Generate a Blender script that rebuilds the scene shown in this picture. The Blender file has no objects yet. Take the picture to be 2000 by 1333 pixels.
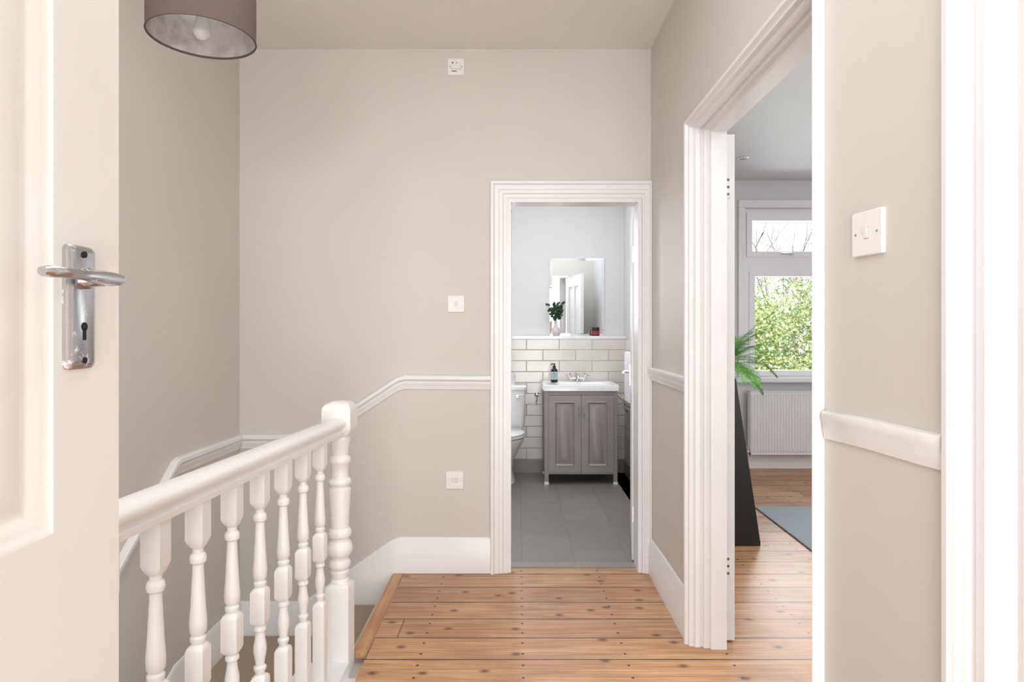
import bpy, bmesh, math, random
from mathutils import Vector, Matrix
random.seed(7)
S = bpy.context.scene
COL = S.collection
try:
    S.view_settings.view_transform = 'Standard'
except Exception:
    pass

# ------------------------------------------------------------------ helpers
def meta(ob, label=None, cat=None, kind=None, group=None):
    if label: ob["label"] = label
    if cat: ob["category"] = cat
    if kind: ob["kind"] = kind
    if group: ob["group"] = group
    return ob

def mk(name, verts, faces, mat, parent=None, ang=35, bevel=0, **m):
    me = bpy.data.meshes.new(name)
    bm = bmesh.new()
    vs = [bm.verts.new(v) for v in verts]
    for f in faces:
        try: bm.faces.new([vs[i] for i in f])
        except ValueError: pass
    bmesh.ops.recalc_face_normals(bm, faces=bm.faces)
    if bevel:
        es = [e for e in bm.edges if len(e.link_faces) == 2 and e.calc_face_angle(0) > 0.6]
        bmesh.ops.bevel(bm, geom=es, offset=bevel, segments=2, affect='EDGES', clamp_overlap=True)
    for f in bm.faces: f.smooth = True
    for e in bm.edges:
        if len(e.link_faces) == 2 and e.calc_face_angle(0) > math.radians(ang): e.smooth = False
    bm.to_mesh(me); bm.free()
    if mat: me.materials.append(mat)
    ob = bpy.data.objects.new(name, me)
    COL.objects.link(ob)
    if parent: ob.parent = parent
    return meta(ob, **m)

class G:
    """geometry gatherer"""
    def __init__(s): s.v = []; s.f = []
    def add(s, v, f, M=None):
        o = len(s.v)
        s.v += [tuple(M @ Vector(p)) if M else tuple(p) for p in v]
        s.f += [tuple(i + o for i in q) for q in f]
        return s
    def box(s, x0, x1, y0, y1, z0, z1, M=None):
        v = [(x0,y0,z0),(x1,y0,z0),(x1,y1,z0),(x0,y1,z0),(x0,y0,z1),(x1,y0,z1),(x1,y1,z1),(x0,y1,z1)]
        f = [(0,1,2,3),(4,5,6,7),(0,1,5,4),(1,2,6,5),(2,3,7,6),(3,0,4,7)]
        return s.add(v, f, M)
    def loft(s, rings, caps=True, closed=True, M=None):
        n = len(rings[0]); v = [p for r in rings for p in r]; f = []
        for i in range(len(rings)-1):
            for j in range(n if closed else n-1):
                a = i*n+j; b = i*n+(j+1) % n
                f.append((a, b, b+n, a+n))
        if caps:
            f.append(tuple(range(n))); f.append(tuple(range((len(rings)-1)*n, len(rings)*n)))
        return s.add(v, f, M)
    def turned(s, prof, N=24, M=None, cx=0, cy=0):
        rings = []
        for (z, r, sq) in prof:
            ring = []
            for k in range(N):
                t = 2*math.pi*k/N
                c, sn = math.cos(t), math.sin(t)
                q = 1/max(abs(c), abs(sn)); q = 1+(q-1)*sq
                ring.append((cx+r*q*c, cy+r*q*sn, z))
            rings.append(ring)
        return s.loft(rings, M=M)
    def tube(s, pts, r, N=10, M=None):
        pts = [Vector(p) for p in pts]; rings = []
        for i, p in enumerate(pts):
            d = (pts[min(i+1, len(pts)-1)] - pts[max(i-1, 0)]).normalized()
            up = Vector((0,0,1)) if abs(d.z) < .9 else Vector((1,0,0))
            a = d.cross(up).normalized(); b = d.cross(a)
            rr = r[i] if isinstance(r, (list, tuple)) else r
            rings.append([tuple(p + (a*math.cos(2*math.pi*k/N) + b*math.sin(2*math.pi*k/N))*rr) for k in range(N)])
        return s.loft(rings, M=M)
    def prism(s, poly, z0, z1, M=None):
        return s.loft([[(x,y,z0) for x,y in poly], [(x,y,z1) for x,y in poly]], M=M)
    def recess(s, u0, u1, w0, w1, steps, mp):
        rings = [[mp(u0+i,d,w0+i), mp(u1-i,d,w0+i), mp(u1-i,d,w1-i), mp(u0+i,d,w1-i)] for i, d in steps]
        v = [p for r in rings for p in r]; f = []
        for i in range(len(rings)-1):
            for j in range(4):
                a = i*4+j; b = i*4+(j+1) % 4
                f.append((a,b,b+4,a+4))
        f.append(tuple(range((len(rings)-1)*4, len(rings)*4)))
        return s.add(v, f)
    def obj(s, name, mat, parent=None, **k): return mk(name, s.v, s.f, mat, parent, **k)

def boxes(name, bl, mat, parent=None, **k):
    g = G()
    for b in bl: g.box(*b)
    return g.obj(name, mat, parent, **k)

def empty(name, loc, label, cat, **k):
    e = bpy.data.objects.new(name, None); e.location = loc; e.empty_display_size = .05
    COL.objects.link(e); meta(e, label=label, cat=cat, **k)
    return e

def basis(o, x, y, z=(0,0,1)):
    x, y, z = Vector(x).normalized(), Vector(y).normalized(), Vector(z).normalized()
    return Matrix(((x.x,y.x,z.x,o[0]),(x.y,y.y,z.y,o[1]),(x.z,y.z,z.z,o[2]),(0,0,0,1)))

# ------------------------------------------------------------------ materials
class NT:
    def __init__(s, name):
        s.m = bpy.data.materials.new(name); s.m.use_nodes = True
        s.t = s.m.node_tree; s.b = s.t.nodes["Principled BSDF"]
    def n(s, typ, **props):
        nd = s.t.nodes.new(typ)
        for k, v in props.items(): setattr(nd, k, v)
        return nd
    def set(s, sock, v):
        if hasattr(v, "is_linked") or hasattr(v, "links"): s.t.links.new(v, sock)
        else: sock.default_value = v
    def math(s, op, a, b=0.0):
        nd = s.n("ShaderNodeMath", operation=op); s.set(nd.inputs[0], a); s.set(nd.inputs[1], b)
        return nd.outputs[0]
    def mix(s, fac, a, b, bt='MIX'):
        nd = s.n("ShaderNodeMix", data_type='RGBA', blend_type=bt)
        s.set(nd.inputs[0], fac); s.set(nd.inputs[6], a); s.set(nd.inputs[7], b)
        return nd.outputs[2]
    def coord(s): return s.n("ShaderNodeTexCoord").outputs["Object"]
    def noise(s, vec, scale, det=3, rough=.5):
        nd = s.n("ShaderNodeTexNoise"); s.t.links.new(vec, nd.inputs["Vector"])
        nd.inputs["Scale"].default_value = scale; nd.inputs["Detail"].default_value = det; nd.inputs["Roughness"].default_value = rough
        return nd.outputs[0]
    def ramp(s, fac, stops):
        nd = s.n("ShaderNodeValToRGB"); s.t.links.new(fac, nd.inputs[0])
        while len(nd.color_ramp.elements) < len(stops): nd.color_ramp.elements.new(.5)
        for e, (p, c) in zip(nd.color_ramp.elements, stops): e.position = p; e.color = c
        return nd.outputs[0]
    def bump(s, h, strength=.1, dist=.01):
        nd = s.n("ShaderNodeBump"); nd.inputs["Strength"].default_value = strength; nd.inputs["Distance"].default_value = dist
        s.t.links.new(h, nd.inputs["Height"]); s.t.links.new(nd.outputs[0], s.b.inputs["Normal"])
    def base(s, c, rough=.5, metal=0):
        s.set(s.b.inputs["Base Color"], c); s.set(s.b.inputs["Roughness"], rough); s.b.inputs["Metallic"].default_value = metal

def c4(r, g, b): 
    f = lambda v: (v/255/12.92) if v/255 <= .04045 else ((v/255+.055)/1.055)**2.4
    return (f(r), f(g), f(b), 1)

def simple(name, col, rough=.5, metal=0, nscale=30, var=.06, bump=0.0, bscale=80):
    m = NT(name); co = m.coord(); nz = m.noise(co, nscale)
    dark = tuple(c*(1-var) for c in col[:3])+(1,)
    lite = tuple(min(1, c*(1+var)) for c in col[:3])+(1,)
    m.base(m.ramp(nz, [(.3, dark), (.7, lite)]), rough, metal)
    if bump: m.bump(m.noise(co, bscale, 4), bump, .004)
    return m.m

WALL = simple("wall_paint_greige", c4(213,208,202), .5, nscale=1.5, var=.02, bump=.12, bscale=14)
WALLG = simple("wall_paint_cool_white", c4(219,219,220), .6, nscale=1.5, var=.02, bump=.08, bscale=14)
CEIL = simple("ceiling_paint", c4(238,235,231), .7, nscale=1.5, var=.015, bump=.08, bscale=10)
WHITE = simple("white_gloss_paint", c4(240,240,241), .28, nscale=4, var=.02, bump=.10, bscale=18)
WHITEB = simple("thick_white_gloss_paint", c4(236,234,232), .28, nscale=6, var=.025, bump=.25, bscale=30)
DOORW = simple("door_white_paint", c4(238,235,232), .38, nscale=5, var=.02, bump=.15, bscale=20)
PLAST = simple("white_plastic", c4(240,238,237), .3, var=.01)
GAPM = simple("switch_gap_shade", c4(150,146,142), .6)  # grey standing in for shadow in the gaps of switch plates
PVC = simple("window_white", c4(246,246,247), .3, var=.01)
CHROME = simple("chrome", c4(215,215,218), .12, 1, nscale=40, var=.08)
DARKHOLE = simple("keyhole_dark", c4(18,16,15), .8)
GREYV = simple("vanity_grey_paint", c4(148,141,139), .4, nscale=6, var=.03)
CERAM = simple("white_ceramic", c4(238,238,238), .12, var=.01)
BLACKP = simple("black_paint", c4(20,19,20), .4, var=.1)
BROWNG = simple("dark_brown_bottle", c4(28,18,14), .15, var=.1)
LABELM = simple("bottle_label", c4(170,190,196), .6, var=.05)
INK = simple("label_ink", c4(50,55,60), .6)
REDL = simple("red_label", c4(160,40,34), .5)
FERNM = simple("fern_green", c4(98,168,62), .5, nscale=20, var=.35)
LEAFD = simple("dark_leaf_green", c4(42,70,46), .45, nscale=20, var=.3)
VASEM = simple("pale_vase", c4(206,196,200), .5, var=.04)
TOWEL = simple("white_towel", c4(236,235,238), .9, nscale=60, var=.04, bump=.6, bscale=300)
CARPET = simple("beige_stair_carpet", c4(176,156,134), .95, nscale=200, var=.18, bump=.6, bscale=400)
RADM = simple("radiator_white", c4(240,239,240), .35, var=.01)
BRONZE = simple("bronze_hinge", c4(150,128,104), .4, .8, nscale=60, var=.3)
BARK = simple("bark", c4(160,150,142), .9, nscale=30, var=.3)
GRASS = simple("garden_grass", c4(98,126,62), .95, nscale=5, var=.3)
SHADEB = simple("taupe_fabric", c4(102,87,82), .85, nscale=300, var=.1, bump=.3, bscale=500)
BULBM = simple("bulb_frosted", c4(225,225,226), .15, var=.02)

def lined():
    m = NT("silver_shade_liner"); co = m.coord()
    m.base(m.ramp(m.noise(co, 9, 6, .65), [(.35, c4(150,143,139)), (.6, c4(198,193,190))]), .6, .1)
    return m.m
LINER = lined()

def leafm():
    m = NT("foliage"); g = m.n("ShaderNodeNewGeometry")
    m.base(m.ramp(g.outputs["Random Per Island"], [(0, c4(112,138,70)), (.5, c4(172,190,116)), (1, c4(226,226,178))]), .6)
    return m.m
FOL = leafm()

def chrome_aged():
    m = NT("aged_chrome"); co = m.coord(); nz = m.noise(co, 55, 6, .7)
    f = m.ramp(nz, [(.58, (0,0,0,1)), (.66, (1,1,1,1))])
    m.base(m.mix(f, c4(196,196,200), c4(226,220,214)), .22, 1)
    sub = m.math('SUBTRACT', 1.0, f); m.t.links.new(sub, m.b.inputs["Metallic"])
    return m.m
CHROMEA = chrome_aged()

def glass(name, tint=(.97,.98,.98,1)):
    m = NT(name); t = m.t
    tr = m.n("ShaderNodeBsdfTransparent"); tr.inputs[0].default_value = tint
    gl = m.n("ShaderNodeBsdfGlossy"); gl.inputs["Roughness"].default_value = .02
    fr = m.n("ShaderNodeFresnel"); fr.inputs[0].default_value = 1.3
    mx = m.n("ShaderNodeMixShader")
    t.links.new(fr.outputs[0], mx.inputs[0]); t.links.new(tr.outputs[0], mx.inputs[1]); t.links.new(gl.outputs[0], mx.inputs[2])
    t.links.new(mx.outputs[0], t.nodes["Material Output"].inputs[0])
    return m.m
GLASS = glass("window_glass")
MIRR = NT("mirror_silver"); MIRR.base((.86,.88,.89,1), .015, 1); MIRR = MIRR.m

def wood():
    m = NT("pine_floorboards"); co = m.coord()
    sp = m.n("ShaderNodeSeparateXYZ"); m.t.links.new(co, sp.inputs[0])
    x, y = sp.outputs[0], sp.outputs[1]
    W = .1775
    yy = m.math('DIVIDE', m.math('ADD', y, 17.75-3.237), W)
    idx = m.math('FLOOR', yy); fr = m.math('FRACT', yy)
    wn = m.n("ShaderNodeTexWhiteNoise", noise_dimensions='1D'); m.t.links.new(idx, wn.inputs["W"])
    rnd = wn.outputs[0]
    xs = m.math('ADD', x, m.math('MULTIPLY', rnd, 17.3))
    bx = m.math('DIVIDE', xs, 5.2); xi = m.math('FLOOR', bx); xf = m.math('FRACT', bx)
    wn2 = m.n("ShaderNodeTexWhiteNoise", noise_dimensions='2D')
    cb0 = m.n("ShaderNodeCombineXYZ"); m.t.links.new(idx, cb0.inputs[0]); m.t.links.new(xi, cb0.inputs[1])
    m.t.links.new(cb0.outputs[0], wn2.inputs["Vector"]); r2 = wn2.outputs[0]
    cb = m.n("ShaderNodeCombineXYZ")
    m.t.links.new(m.math('ADD', m.math('MULTIPLY', x, .35), m.math('MULTIPLY', r2, 20)), cb.inputs[0])
    m.t.links.new(m.math('MULTIPLY', y, 5.5), cb.inputs[1]); m.t.links.new(r2, cb.inputs[2])
    g1 = m.noise(cb.outputs[0], 9, 7, .6)
    wv = m.n("ShaderNodeTexWave", wave_type='BANDS', bands_direction='Y'); m.t.links.new(cb.outputs[0], wv.inputs["Vector"])
    wv.inputs["Scale"].default_value = 3.2; wv.inputs["Distortion"].default_value = 6; wv.inputs["Detail"].default_value = 3
    base = m.ramp(g1, [(.3, c4(166,120,84)), (.5, c4(194,148,108)), (.72, c4(214,174,134))])
    base = m.mix(m.math('MULTIPLY', wv.outputs[1], .32), base, c4(158,104,66))
    tint = m.ramp(r2, [(0, (.78,.72,.66,1)), (.5, (.97,.95,.93,1)), (1, (1.10,1.13,1.14,1))])
    base = m.mix(1.0, base, tint, 'MULTIPLY')
    wr = m.ramp(m.noise(co, 2.6, 5, .6), [(.38, (1.04,1.04,1.05,1)), (.72, (.78,.72,.68,1))]); base = m.mix(1.0, base, wr, 'MULTIPLY')
    vo = m.n("ShaderNodeTexVoronoi", voronoi_dimensions='2D'); vo.inputs["Scale"].default_value = 5.5
    mp = m.n("ShaderNodeMapping"); m.t.links.new(co, mp.inputs[0]); mp.inputs["Scale"].default_value = (.8,1.15,1)
    m.t.links.new(mp.outputs[0], vo.inputs["Vector"])
    kn = m.ramp(vo.outputs["Distance"], [(.03, (1,1,1,1)), (.085, (.35,.35,.35,1)), (.13, (0,0,0,1))])
    sc = m.n("ShaderNodeSeparateColor"); m.t.links.new(vo.outputs["Color"], sc.inputs[0])
    ks = m.math('GREATER_THAN', sc.outputs[0], .35)
    base = m.mix(m.math('MULTIPLY', m.math('MULTIPLY', kn, ks), .85), base, c4(88,44,24))
    nx = m.math('SUBTRACT', m.math('FRACT', m.math('DIVIDE', m.math('ADD', x, 10.02), .41)), .5)
    ny = m.math('SUBTRACT', m.math('FRACT', m.math('MULTIPLY', fr, 2)), .5)
    nx = m.math('MULTIPLY', nx, .41); ny = m.math('MULTIPLY', ny, W/2)
    d = m.math('SQRT', m.math('ADD', m.math('MULTIPLY', nx, nx), m.math('MULTIPLY', ny, ny)))
    base = m.mix(m.math('LESS_THAN', d, .0058), base, c4(34,22,16))
    e = m.math('MINIMUM', fr, m.math('SUBTRACT', 1, fr))
    gap = m.math('LESS_THAN', e, m.math('ADD', .010, m.math('MULTIPLY', m.noise(co, 4, 2), .026)))
    ex = m.math('MINIMUM', xf, m.math('SUBTRACT', 1, xf))
    gap = m.math('MAXIMUM', gap, m.math('LESS_THAN', ex, .0004))
    base = m.mix(m.math('MULTIPLY', gap, .9), base, c4(44,26,16))
    m.base(base, .34)
    m.bump(m.math('SUBTRACT', m.math('MULTIPLY', g1, .15), gap), .35, .004)
    return m.m
WOOD = wood()

def woodplain():
    m = NT("pine_edging"); co = m.coord(); mp = m.n("ShaderNodeMapping"); m.t.links.new(co, mp.inputs[0]); mp.inputs["Scale"].default_value = (6,.5,6)
    m.base(m.ramp(m.noise(mp.outputs[0], 8, 6), [(.3, c4(178,124,82)), (.7, c4(212,166,120))]), .35)
    return m.m
WOODE = woodplain()

def tile(name, axes, bw, bh, offs, c1, c2, cm, msz, rough, bs, shift=(0,0)):
    m = NT(name); co = m.coord(); sp = m.n("ShaderNodeSeparateXYZ"); m.t.links.new(co, sp.inputs[0])
    cb = m.n("ShaderNodeCombineXYZ")
    m.t.links.new(m.math('ADD', sp.outputs[axes[0]], shift[0]), cb.inputs[0]); m.t.links.new(m.math('ADD', sp.outputs[axes[1]], shift[1]), cb.inputs[1])
    def bk(ms, sm):
        b = m.n("ShaderNodeTexBrick"); b.offset = offs; m.t.links.new(cb.outputs[0], b.inputs["Vector"])
        b.inputs["Color1"].default_value = c1; b.inputs["Color2"].default_value = c2; b.inputs["Mortar"].default_value = cm
        b.inputs["Scale"].default_value = 1; b.inputs["Mortar Size"].default_value = ms; b.inputs["Mortar Smooth"].default_value = sm
        b.inputs["Brick Width"].default_value = bw; b.inputs["Row Height"].default_value = bh
        return b
    b = bk(msz, .1); b2 = bk(msz*3.2, 1.0)
    nz = m.ramp(m.noise(co, 6, 5), [(.3, (.93,.93,.93,1)), (.7, (1.04,1.04,1.04,1))])
    m.base(m.mix(1.0, b.outputs[0], nz, 'MULTIPLY'), rough)
    m.bump(m.math('SUBTRACT', 1, b2.outputs["Fac"]), bs, .006)
    return m.m
METRO = tile("cream_metro_tiles", (0,2), .30, .10, .5, c4(226,221,214), c4(220,215,208), c4(168,162,154), .0022, .14, .5, (.06,-.022+.1))
METROS = tile("cream_metro_tiles_side", (1,2), .30, .10, .5, c4(226,221,214), c4(220,215,208), c4(168,162,154), .0022, .3, .25, (.06,-.022+.1))
FTILE = tile("grey_floor_tiles", (1,0), .60, .30, .5, c4(137,132,128), c4(130,125,122), c4(112,107,103), .0018, .4, .1, (.1,.27))
GTILE = simple("grey_skirting_tile", c4(146,140,134), .35, var=.05)

def rugm():
    m = NT("blue_grey_rug"); co = m.coord(); sp = m.n("ShaderNodeSeparateXYZ"); m.t.links.new(co, sp.inputs[0])
    w = m.math('SINE', m.math('MULTIPLY', sp.outputs[1], 330))
    f = m.math('MULTIPLY', m.math('ADD', m.math('MULTIPLY', w, .5), m.noise(co, 90, 3)), .8)
    m.base(m.ramp(f, [(.1, c4(136,144,153)), (.7, c4(180,187,194))]), .95); m.bump(f, .5, .004)
    return m.m
RUG = rugm()

# ------------------------------------------------------------------ constants
XR = .722; XL = -1.489; YB = 3.44; ZC = 2.813; YR = -3.3
ST = dict(kind="structure")

# ------------------------------------------------------------------ shell
boxes("wall_back", [(XL-.1,-.052,YB,YB+.12,-2.6,ZC), (-.052,.672,YB,YB+.12,2.012,ZC), (.672,1.07,YB,YB+.12,0,ZC)], WALL,
      label="greige painted landing end wall with bathroom doorway", **ST)
boxes("wall_left", [(XL-.12,XL,YR,YB,-2.6,ZC)], WALL, label="greige painted stairwell wall", **ST)
boxes("wall_right", [(XR,.853,2.659,YB,0,ZC), (XR,.853,1.50,1.502,0,ZC), (XR,.853,1.502,2.659,2.163,ZC)], WALL,
      label="greige painted landing wall with bedroom doorway", **ST)
g = G(); g.prism([(.722,1.499),(.768,1.157),(.93,1.157),(.853,1.499)], 0, ZC)
g.obj("wall_near_right", WALL, label="short greige wall section carrying a light switch", **ST)
boxes("wall_front", [(.90,4.3,1.03,1.156,0,ZC)], WALL, label="wall between bedroom and rear room", **ST)
boxes("wall_rear", [(XL-.12,1.62,YR-.12,YR,-2.6,ZC)], WALL, label="plain greige rear wall", **ST)
boxes("wall_rear_right", [(1.5,1.62,YR,1.03,0,ZC)], WALL, label="plain greige side wall of rear room", **ST)
boxes("ceiling", [(XL-.12,XR+.14,YR-.12,YB+.12,ZC,ZC+.1),(XR+.14,1.62,YR-.12,1.1,ZC,ZC+.1)], CEIL, label="off-white plaster ceiling over landing", **ST)
boxes("floor", [(-.60,.866,YR,3.57,-.06,0),(.866,1.5,YR,1.03,-.06,0)], WOOD, label="sanded pine floorboards with dark nail heads", **ST)
boxes("floor_bedroom", [(.866,4.2,1.15,6.05,-.06,0)], WOOD, label="sanded pine floorboards of the bedroom", **ST)
boxes("trim_1", [(-.662,-.60,2.60,3.42,-.035,.003)], WOODE, label="pine nosing along the top of the stairs", bevel=.005, **ST)
boxes("wall_stairwell", [(-.795,-.70,YR,2.5,-2.6,-.05),(-.70,-.62,2.5,3.44,-2.6,-.06)], WALL, label="wall below the landing edge", **ST)
boxes("floor_lower", [(XL,-.7,YR,3.44,-2.7,-2.6)], CARPET, label="lower hall floor", **ST)
# bathroom
boxes("wall_bathroom_back", [(-.74,-.55,5.97,6.09,0,2.75),(-.043,1.0,5.97,6.09,0,2.75),(-.55,-.043,5.97,6.09,0,1.25),(-.55,-.043,5.97,6.09,2.42,2.75)], WALLG,
      label="pale grey bathroom wall", **ST)
boxes("wall_bathroom_left", [(-.74,-.62,3.56,5.97,0,2.75)], WALLG, label="pale grey bathroom side wall", **ST)
boxes("wall_bathroom_right", [(1.0,1.07,3.56,6.09,0,2.75)], WALLG, label="partition between bathroom and bedroom", **ST)
boxes("ceiling_bathroom", [(-.74,1.07,3.56,6.09,2.75,2.85)], WALLG, label="white bathroom ceiling", **ST)
boxes("floor_bathroom", [(-.62,1.0,3.57,5.97,-.06,0)], FTILE, label="grey stone-effect floor tiles", **ST)
boxes("wall_tiled_back", [(-.62,1.0,5.85,5.97,.12,1.222)], METRO, label="cream bevelled metro tile half wall", **ST)
boxes("wall_tiled_right", [(.985,1.0,3.60,5.85,.12,1.222)], METROS, label="cream bevelled metro tiles on side wall", **ST)
boxes("trim_2", [(-.62,1.0,5.845,5.97,1.222,1.25)], CERAM, label="white ledge on top of the tiled wall", bevel=.003, **ST)
boxes("baseboard_bathroom", [(-.62,1.0,5.842,5.97,0,.12),(.98,1.0,3.60,5.842,0,.12)], GTILE, label="grey tile skirting", **ST)
# bedroom
WX0, WX1, WZ0, WZ1 = 2.16, 3.75, .87, 2.46
boxes("wall_bedroom_back", [(1.07,WX0,6.05,6.3,-3,2.72),(WX1,4.3,6.05,6.3,-3,2.72),(WX0,WX1,6.05,6.3,-3,WZ0),(WX0,WX1,6.05,6.3,WZ1,2.72)], WALLG,
      label="pale bedroom wall with window", **ST)
boxes("wall_bedroom_right", [(4.2,4.3,1.15,6.05,0,2.72)], WALLG, label="pale bedroom side wall", **ST)
boxes("ceiling_bedroom", [(.862,4.3,1.156,6.3,2.72,2.82)], WALLG, label="pale bedroom ceiling", **ST)
boxes("baseboard_bedroom", [(1.07,4.2,6.03,6.05,0,.15)], WHITE, label="white bedroom skirting board", **ST)

def vsweep(name, secs, mp, mat, **k):
    g = G(); g.loft([[mp(s,n,z) for n, z in pr] for s, pr in secs]); return g.obj(name, mat, **k)
def dadop(zt, h=.075, d=.03):
    return [(0,zt-h),(.008,zt-h),(.012,zt-h*.72),(.018,zt-h*.6),(.018,zt-h*.45),(d,zt-h*.28),(d,zt-h*.06),(d-.006,zt),(0,zt)]
def basep(zt, zb, d=.019):
    return [(0,zb),(d,zb),(d,zt-.05),(d-.003,zt-.045),(d-.003,zt-.03),(d-.009,zt-.018),(d-.010,zt-.006),(d-.014,zt),(0,zt)]
mpB = lambda s,n,z: (s, YB-n, z)
mpL = lambda s,n,z: (XL+n, s, z)
mpR = lambda s,n,z: (XR-n, s, z)
vsweep("trim_3", [(-.137,dadop(1.058)),(-.60,dadop(1.062)),(-.64,dadop(1.05)),(-1.09,dadop(.755)),(-1.13,dadop(.742)),(XL,dadop(.742))], mpB, WHITE, label="white dado rail stepping down beside the stairs", **ST)
vsweep("trim_4", [(3.42,dadop(.742)),(2.80,dadop(.745)),(2.76,dadop(.735)),(-.5,dadop(.735-.76*3.26))], mpL, WHITE, label="white dado rail following the stairwell", **ST)
vsweep("trim_5", [(2.668,dadop(1.105,.068,.026)),(YB-.025,dadop(1.105,.068,.026))], mpR, WHITE, label="white dado rail beside bedroom doorway", **ST)
vsweep("baseboard_back", [(-.137,basep(.188,0)),(-.625,basep(.19,0)),(-.66,basep(.178,-.06)),(-.70,basep(.155,-.14)),(-1.12,basep(-.14,-.40)),(-1.16,basep(-.155,-.42)),(XL,basep(-.155,-.42))], mpB, WHITE, label="tall white skirting ramping down the stairs", **ST)
vsweep("baseboard_left", [(3.42,basep(-.155,-.45)),(2.78,basep(-.155,-.45)),(2.70,basep(-.19,-.6)),(-.2,basep(-.19-.79*2.9,-.6-.79*2.9+.2))], mpL, WHITE, label="white stair string along the stairwell wall", **ST)
vsweep("baseboard_right", [(2.668,basep(.20,0)),(YB-.003,basep(.19,0))], mpR, WHITE, label="tall white skirting beside bedroom doorway", **ST)
nd = Vector((.768-.722, 1.157-1.499, 0)).normalized(); nn = Vector((nd.y, -nd.x, 0)); 
if nn.x > 0: nn = -nn
P0 = Vector((.722,1.499,0))
mpN = lambda s,n,z: tuple(P0 + nd*s + nn*n + Vector((0,0,z)))
def dado2(zt, q=1): 
    h=.064; return [(n*q,z) for n,z in [(0,zt-h),(.006,zt-h),(.008,zt-h*.85),(.012,zt-h*.6),(.0125,zt-h*.45),(.016,zt-h*.3),(.016,zt-.006),(.013,zt-.001),(0,zt+.001)]]
vsweep("trim_6", [(.004,dado2(1.110,.7)),(.010,dado2(1.113)),(.15,dado2(1.1145)),(.30,dado2(1.112)),(.334,dado2(1.112,.85)),(.352,dado2(1.112,.6))], mpN, WHITEB, ang=40, label="thickly painted white dado rail under the light switch", **ST)
vsweep("baseboard_near", [(.0,basep(.19,0)),(.334,basep(.19,0))], mpN, WHITE, label="white skirting board", **ST)

def architrave(name, a0, a1, zt, prof, mp, mat, sR=1.0, z0=0.0, **k):
    g = G()
    secs = [[mp(a0+v,n,z0) for n,v in prof], [mp(a0+v,n,zt-v) for n,v in prof], [mp(a1-v*sR,n,zt-v) for n,v in prof], [mp(a1-v*sR,n,z0) for n,v in prof]]
    g.loft(secs); return g.obj(name, mat, ang=22, **k)
ap = [(0,0),(.030,0),(.034,.004),(.034,.016),(.027,.020),(.024,.024),(.024,.045),(.020,.048),(.020,.066),(.013,.070),(.013,.088),(0,.088)]
architrave("trim_7", -.140, XR, 2.10, ap, mpB, WHITE, sR=.55, label="white stepped architrave round the bathroom doorway", **ST)
boxes("trim_8", [(-.052,-.030,3.435,3.562,0,1.99),(.652,.672,3.435,3.562,0,1.99),(-.052,.672,3.435,3.562,1.99,2.012)], WHITE, label="white door lining", **ST)
boxes("trim_9", [(-.03,.652,3.50,3.572,0,.006)], GTILE, label="threshold strip at the bathroom doorway", **ST)
g = G()
a0, a1, zt = 1.50, 2.66, 2.165
pr = [(0,0),(.025,0),(.028,.003),(.025,.011),(.014,.014),(.011,.019),(.011,.026),(-.006,.027),(-.012,.036),(-.030,.036),(-.034,.030),(-.040,.030),(-.046,.043),(-.066,.044),(-.07,.055),(-.134,.055)]
secs = [[mpR(a0+v,n,0) for n,v in pr],[mpR(a0+v,n,zt-v) for n,v in pr],[mpR(a1-v,n,zt-v) for n,v in pr],[mpR(a1-v,n,0) for n,v in pr]]
n = len(pr)
g.add([p for s in secs for p in s], [(i*n+j,i*n+j+1,(i+1)*n+j+1,(i+1)*n+j) for i in range(3) for j in range(n-1)])
g.obj("trim_10", WHITE, ang=22, label="white deep moulded frame of the bedroom doorway", **ST)
g = G(); g.prism([(.768,1.157),(.7565,1.14),(.757,1.128),(.764,1.126),(.766,1.120),(.776,1.118),(.778,1.112),(.789,1.110),(.7905,1.102),(.787,1.096),(.788,1.078),(.793,1.072),(.832,1.062),(.834,1.050),(.828,1.046),(.829,1.03),(.94,1.03),(.94,1.1565)], 0, ZC-.002)
g.obj("trim_11", WHITE, ang=22, label="white moulded door frame of the rear room", **ST)

# ------------------------------------------------------------------ stairs
st = empty("staircase", (-1.1,2.6,-2.6), "beige carpeted staircase turning down beside the landing", "stairs")
def child(g, name, mat, par, **k):
    loc = Vector(par.location)
    g.v = [tuple(Vector(p)-loc) for p in g.v]
    return g.obj(name, mat, par, **k)
g = G()
g.box(-.907,-.702,2.60,3.42,-.5,-.165)
g.box(XL+.018,-.907,2.60,3.42,-.55,-.33)
child(g, "winder_step", CARPET, st, bevel=.008)
for i in range(10):
    y1 = 2.60-.24*i; z = -.33-.205*(i+1)
    g = G(); g.box(XL+.018,-.80,y1-.265,y1,z-.15,z)
    child(g, "step", CARPET, st, bevel=.008)

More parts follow.
